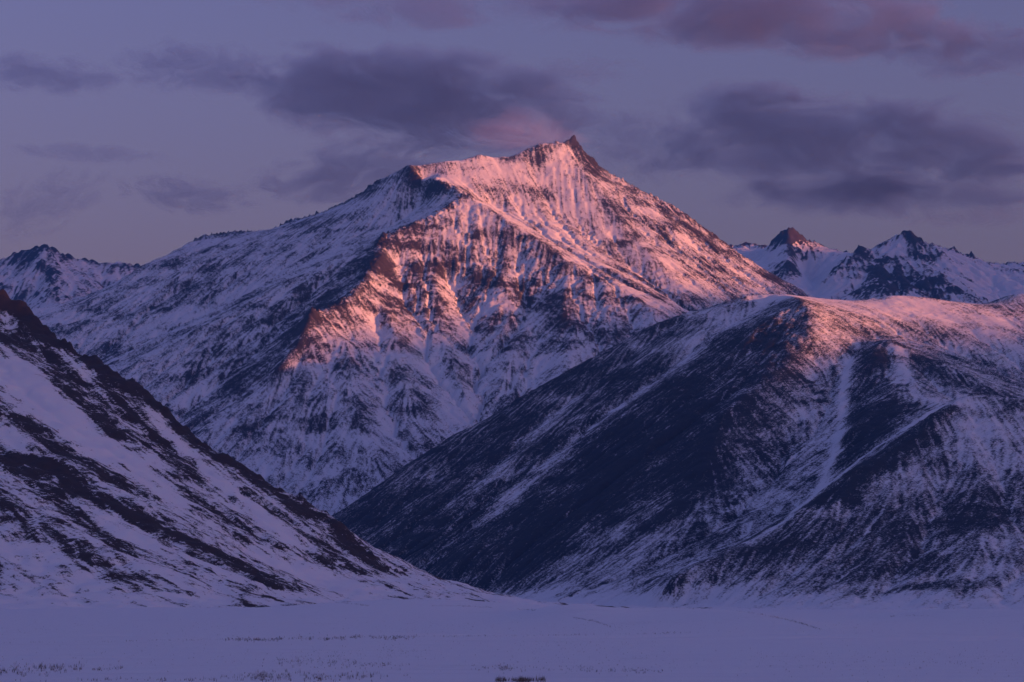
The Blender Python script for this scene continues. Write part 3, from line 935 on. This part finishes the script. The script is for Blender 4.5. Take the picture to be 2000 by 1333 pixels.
# ------------------------------------------------------------------ clouds
def cloud(label, px, py, d, w, h, dens, seed, tilt=0.0, aniso=0.92, deep=0.10, scale=3.1, thr=0.5, tint=(0.74, 0.79, 0.97)):
    x, y, z = at(px, py, d)
    sx, sz = w / LENS_PX * d / 2, h / LENS_PX * d / 2
    sy = sx * deep
    import bmesh
    bm = bmesh.new()
    bmesh.ops.create_icosphere(bm, subdivisions=4, radius=1.0)
    me = bpy.data.meshes.new('cloud')
    bm.to_mesh(me)
    bm.free()
    m = bpy.data.materials.new('cloud_vapour')
    m.use_nodes = True
    nt = m.node_tree
    N, L = nt.nodes, nt.links
    N.remove(N['Principled BSDF'])
    pv = N.new('ShaderNodeVolumePrincipled')
    pv.inputs['Color'].default_value = (*tint, 1)
    pv.inputs['Anisotropy'].default_value = aniso
    tc = N.new('ShaderNodeTexCoord')
    ln = N.new('ShaderNodeVectorMath')
    ln.operation = 'LENGTH'
    L.new(tc.outputs['Object'], ln.inputs[0])
    mp = N.new('ShaderNodeMapping')
    mp.inputs['Location'].default_value = (seed * 7.3, seed * 3.1, seed * 1.7)
    mp.inputs['Scale'].default_value = (1, deep, max(0.25, min(1.0, 2.4 * h / w)))
    L.new(tc.outputs['Object'], mp.inputs[0])
    nz = N.new('ShaderNodeTexNoise')
    nz.inputs['Scale'].default_value = scale
    nz.inputs['Detail'].default_value = 8
    nz.inputs['Roughness'].default_value = 0.70
    nz.inputs['Distortion'].default_value = 0.6
    L.new(mp.outputs[0], nz.inputs['Vector'])

    def ma(op, a, c):
        n = N.new('ShaderNodeMath')
        n.operation = op
        for k, v in enumerate((a, c)):
            if isinstance(v, (int, float)):
                n.inputs[k].default_value = v
            else:
                L.new(v, n.inputs[k])
        return n.outputs[0]
    fall = ma('MULTIPLY', ma('SUBTRACT', 1.0, ma('POWER', ln.outputs['Value'], 2.0)), 0.75)
    v = ma('ADD', fall, ma('MULTIPLY', ma('SUBTRACT', nz.outputs['Fac'], 0.5), 2.4))
    mr = N.new('ShaderNodeMapRange')
    mr.interpolation_type = 'SMOOTHSTEP'
    mr.inputs['From Min'].default_value = thr - 0.14
    mr.inputs['From Max'].default_value = thr + 0.34
    mr.inputs['To Max'].default_value = dens * 0.24 / deep
    L.new(v, mr.inputs['Value'])
    edge = N.new('ShaderNodeMapRange')
    edge.inputs['From Min'].default_value = 1.0
    edge.inputs['From Max'].default_value = 0.75
    L.new(ln.outputs['Value'], edge.inputs['Value'])
    L.new(ma('MULTIPLY', mr.outputs[0], edge.outputs[0]), pv.inputs['Density'])
    L.new(pv.outputs[0], N['Material Output'].inputs['Volume'])
    me.materials.append(m)
    ob = bpy.data.objects.new('cloud', me)
    SC.collection.objects.link(ob)
    ob.location = (x, y, z)
    ob.scale = (sx, sy, sz)
    ob.rotation_euler = (0, math.radians(tilt), 0)
    ob['kind'] = 'thing'
    ob['category'] = 'cloud'
    ob['label'] = label
    ob['group'] = 'dusk clouds in the sky'
    return ob


D_C = 24000
cloud('long dark violet cloud stretching left from the summit', 815, 190, D_C, 900, 260, 0.0024, 1, 6, 0.9, thr=0.18)
cloud('faint thin cloud patch high above the left ridge', 390, 135, D_C, 440, 150, 0.0022, 2, 6, thr=0.32)
cloud('faint flat cloud strip at the upper left edge of the sky', 70, 145, D_C, 480, 110, 0.0022, 3, 3, thr=0.32)
cloud('low dark cloud behind the left summit ridge', 700, 330, D_C, 540, 160, 0.0026, 4, -10, thr=0.30)
cloud('small flat cloud low over the long left ridge', 370, 380, D_C, 360, 100, 0.0026, 5, 5, thr=0.30)
cloud('faint small cloud over the far left range', 90, 395, D_C, 320, 160, 0.0018, 6, -20, thr=0.34)
cloud('wide dark cloud bank right of the summit', 1640, 285, D_C, 1240, 290, 0.0018, 7, 3, thr=0.30)
cloud('dark lower cloud edge above the far rocky peaks', 1760, 385, D_C, 860, 120, 0.0018, 8, 0, thr=0.34)
cloud('ragged cloud piece close to the right of the summit', 1240, 290, D_C, 300, 190, 0.0018, 9, 20, thr=0.36)
cloud('pinkish cloud bank along the top right edge', 1480, 35, D_C, 1150, 210, 0.0018, 10, 3, 0.78, thr=0.32)
cloud('dark cloud end in the upper right corner', 1900, 100, D_C, 620, 160, 0.0018, 11, 4, 0.88, thr=0.34)
cloud('faint high cloud veil above the dark long cloud', 850, 15, D_C, 1000, 130, 0.0010, 12, 2, 0.8, thr=0.40)
cloud('small faint cloud wisp above the right of the summit', 1130, 140, D_C, 320, 100, 0.0012, 13, 0, 0.85, thr=0.40)
cloud('thin streak of cloud between the two right-hand cloud banks', 1500, 185, D_C, 420, 70, 0.0012, 15, 2, 0.85, thr=0.36)
cloud('very thin long cloud streak low over the left ridge', 180, 300, D_C, 420, 50, 0.0014, 16, 3, thr=0.34)
cloud('thin low cloud streak just above the far rocky peaks', 1900, 425, D_C, 360, 60, 0.0012, 17, -4, 0.85, thr=0.36)
cloud('thin pale wisp trailing below the long dark cloud', 640, 250, D_C, 420, 80, 0.0010, 18, 12, 0.85, thr=0.40)
cloud('glowing pink cap cloud clinging to the summit', 1035, 272, 9060, 330, 160, 0.0034, 14, 10, 0.1, 0.5, 1.9, 0.42, (0.8, 0.75, 0.95))
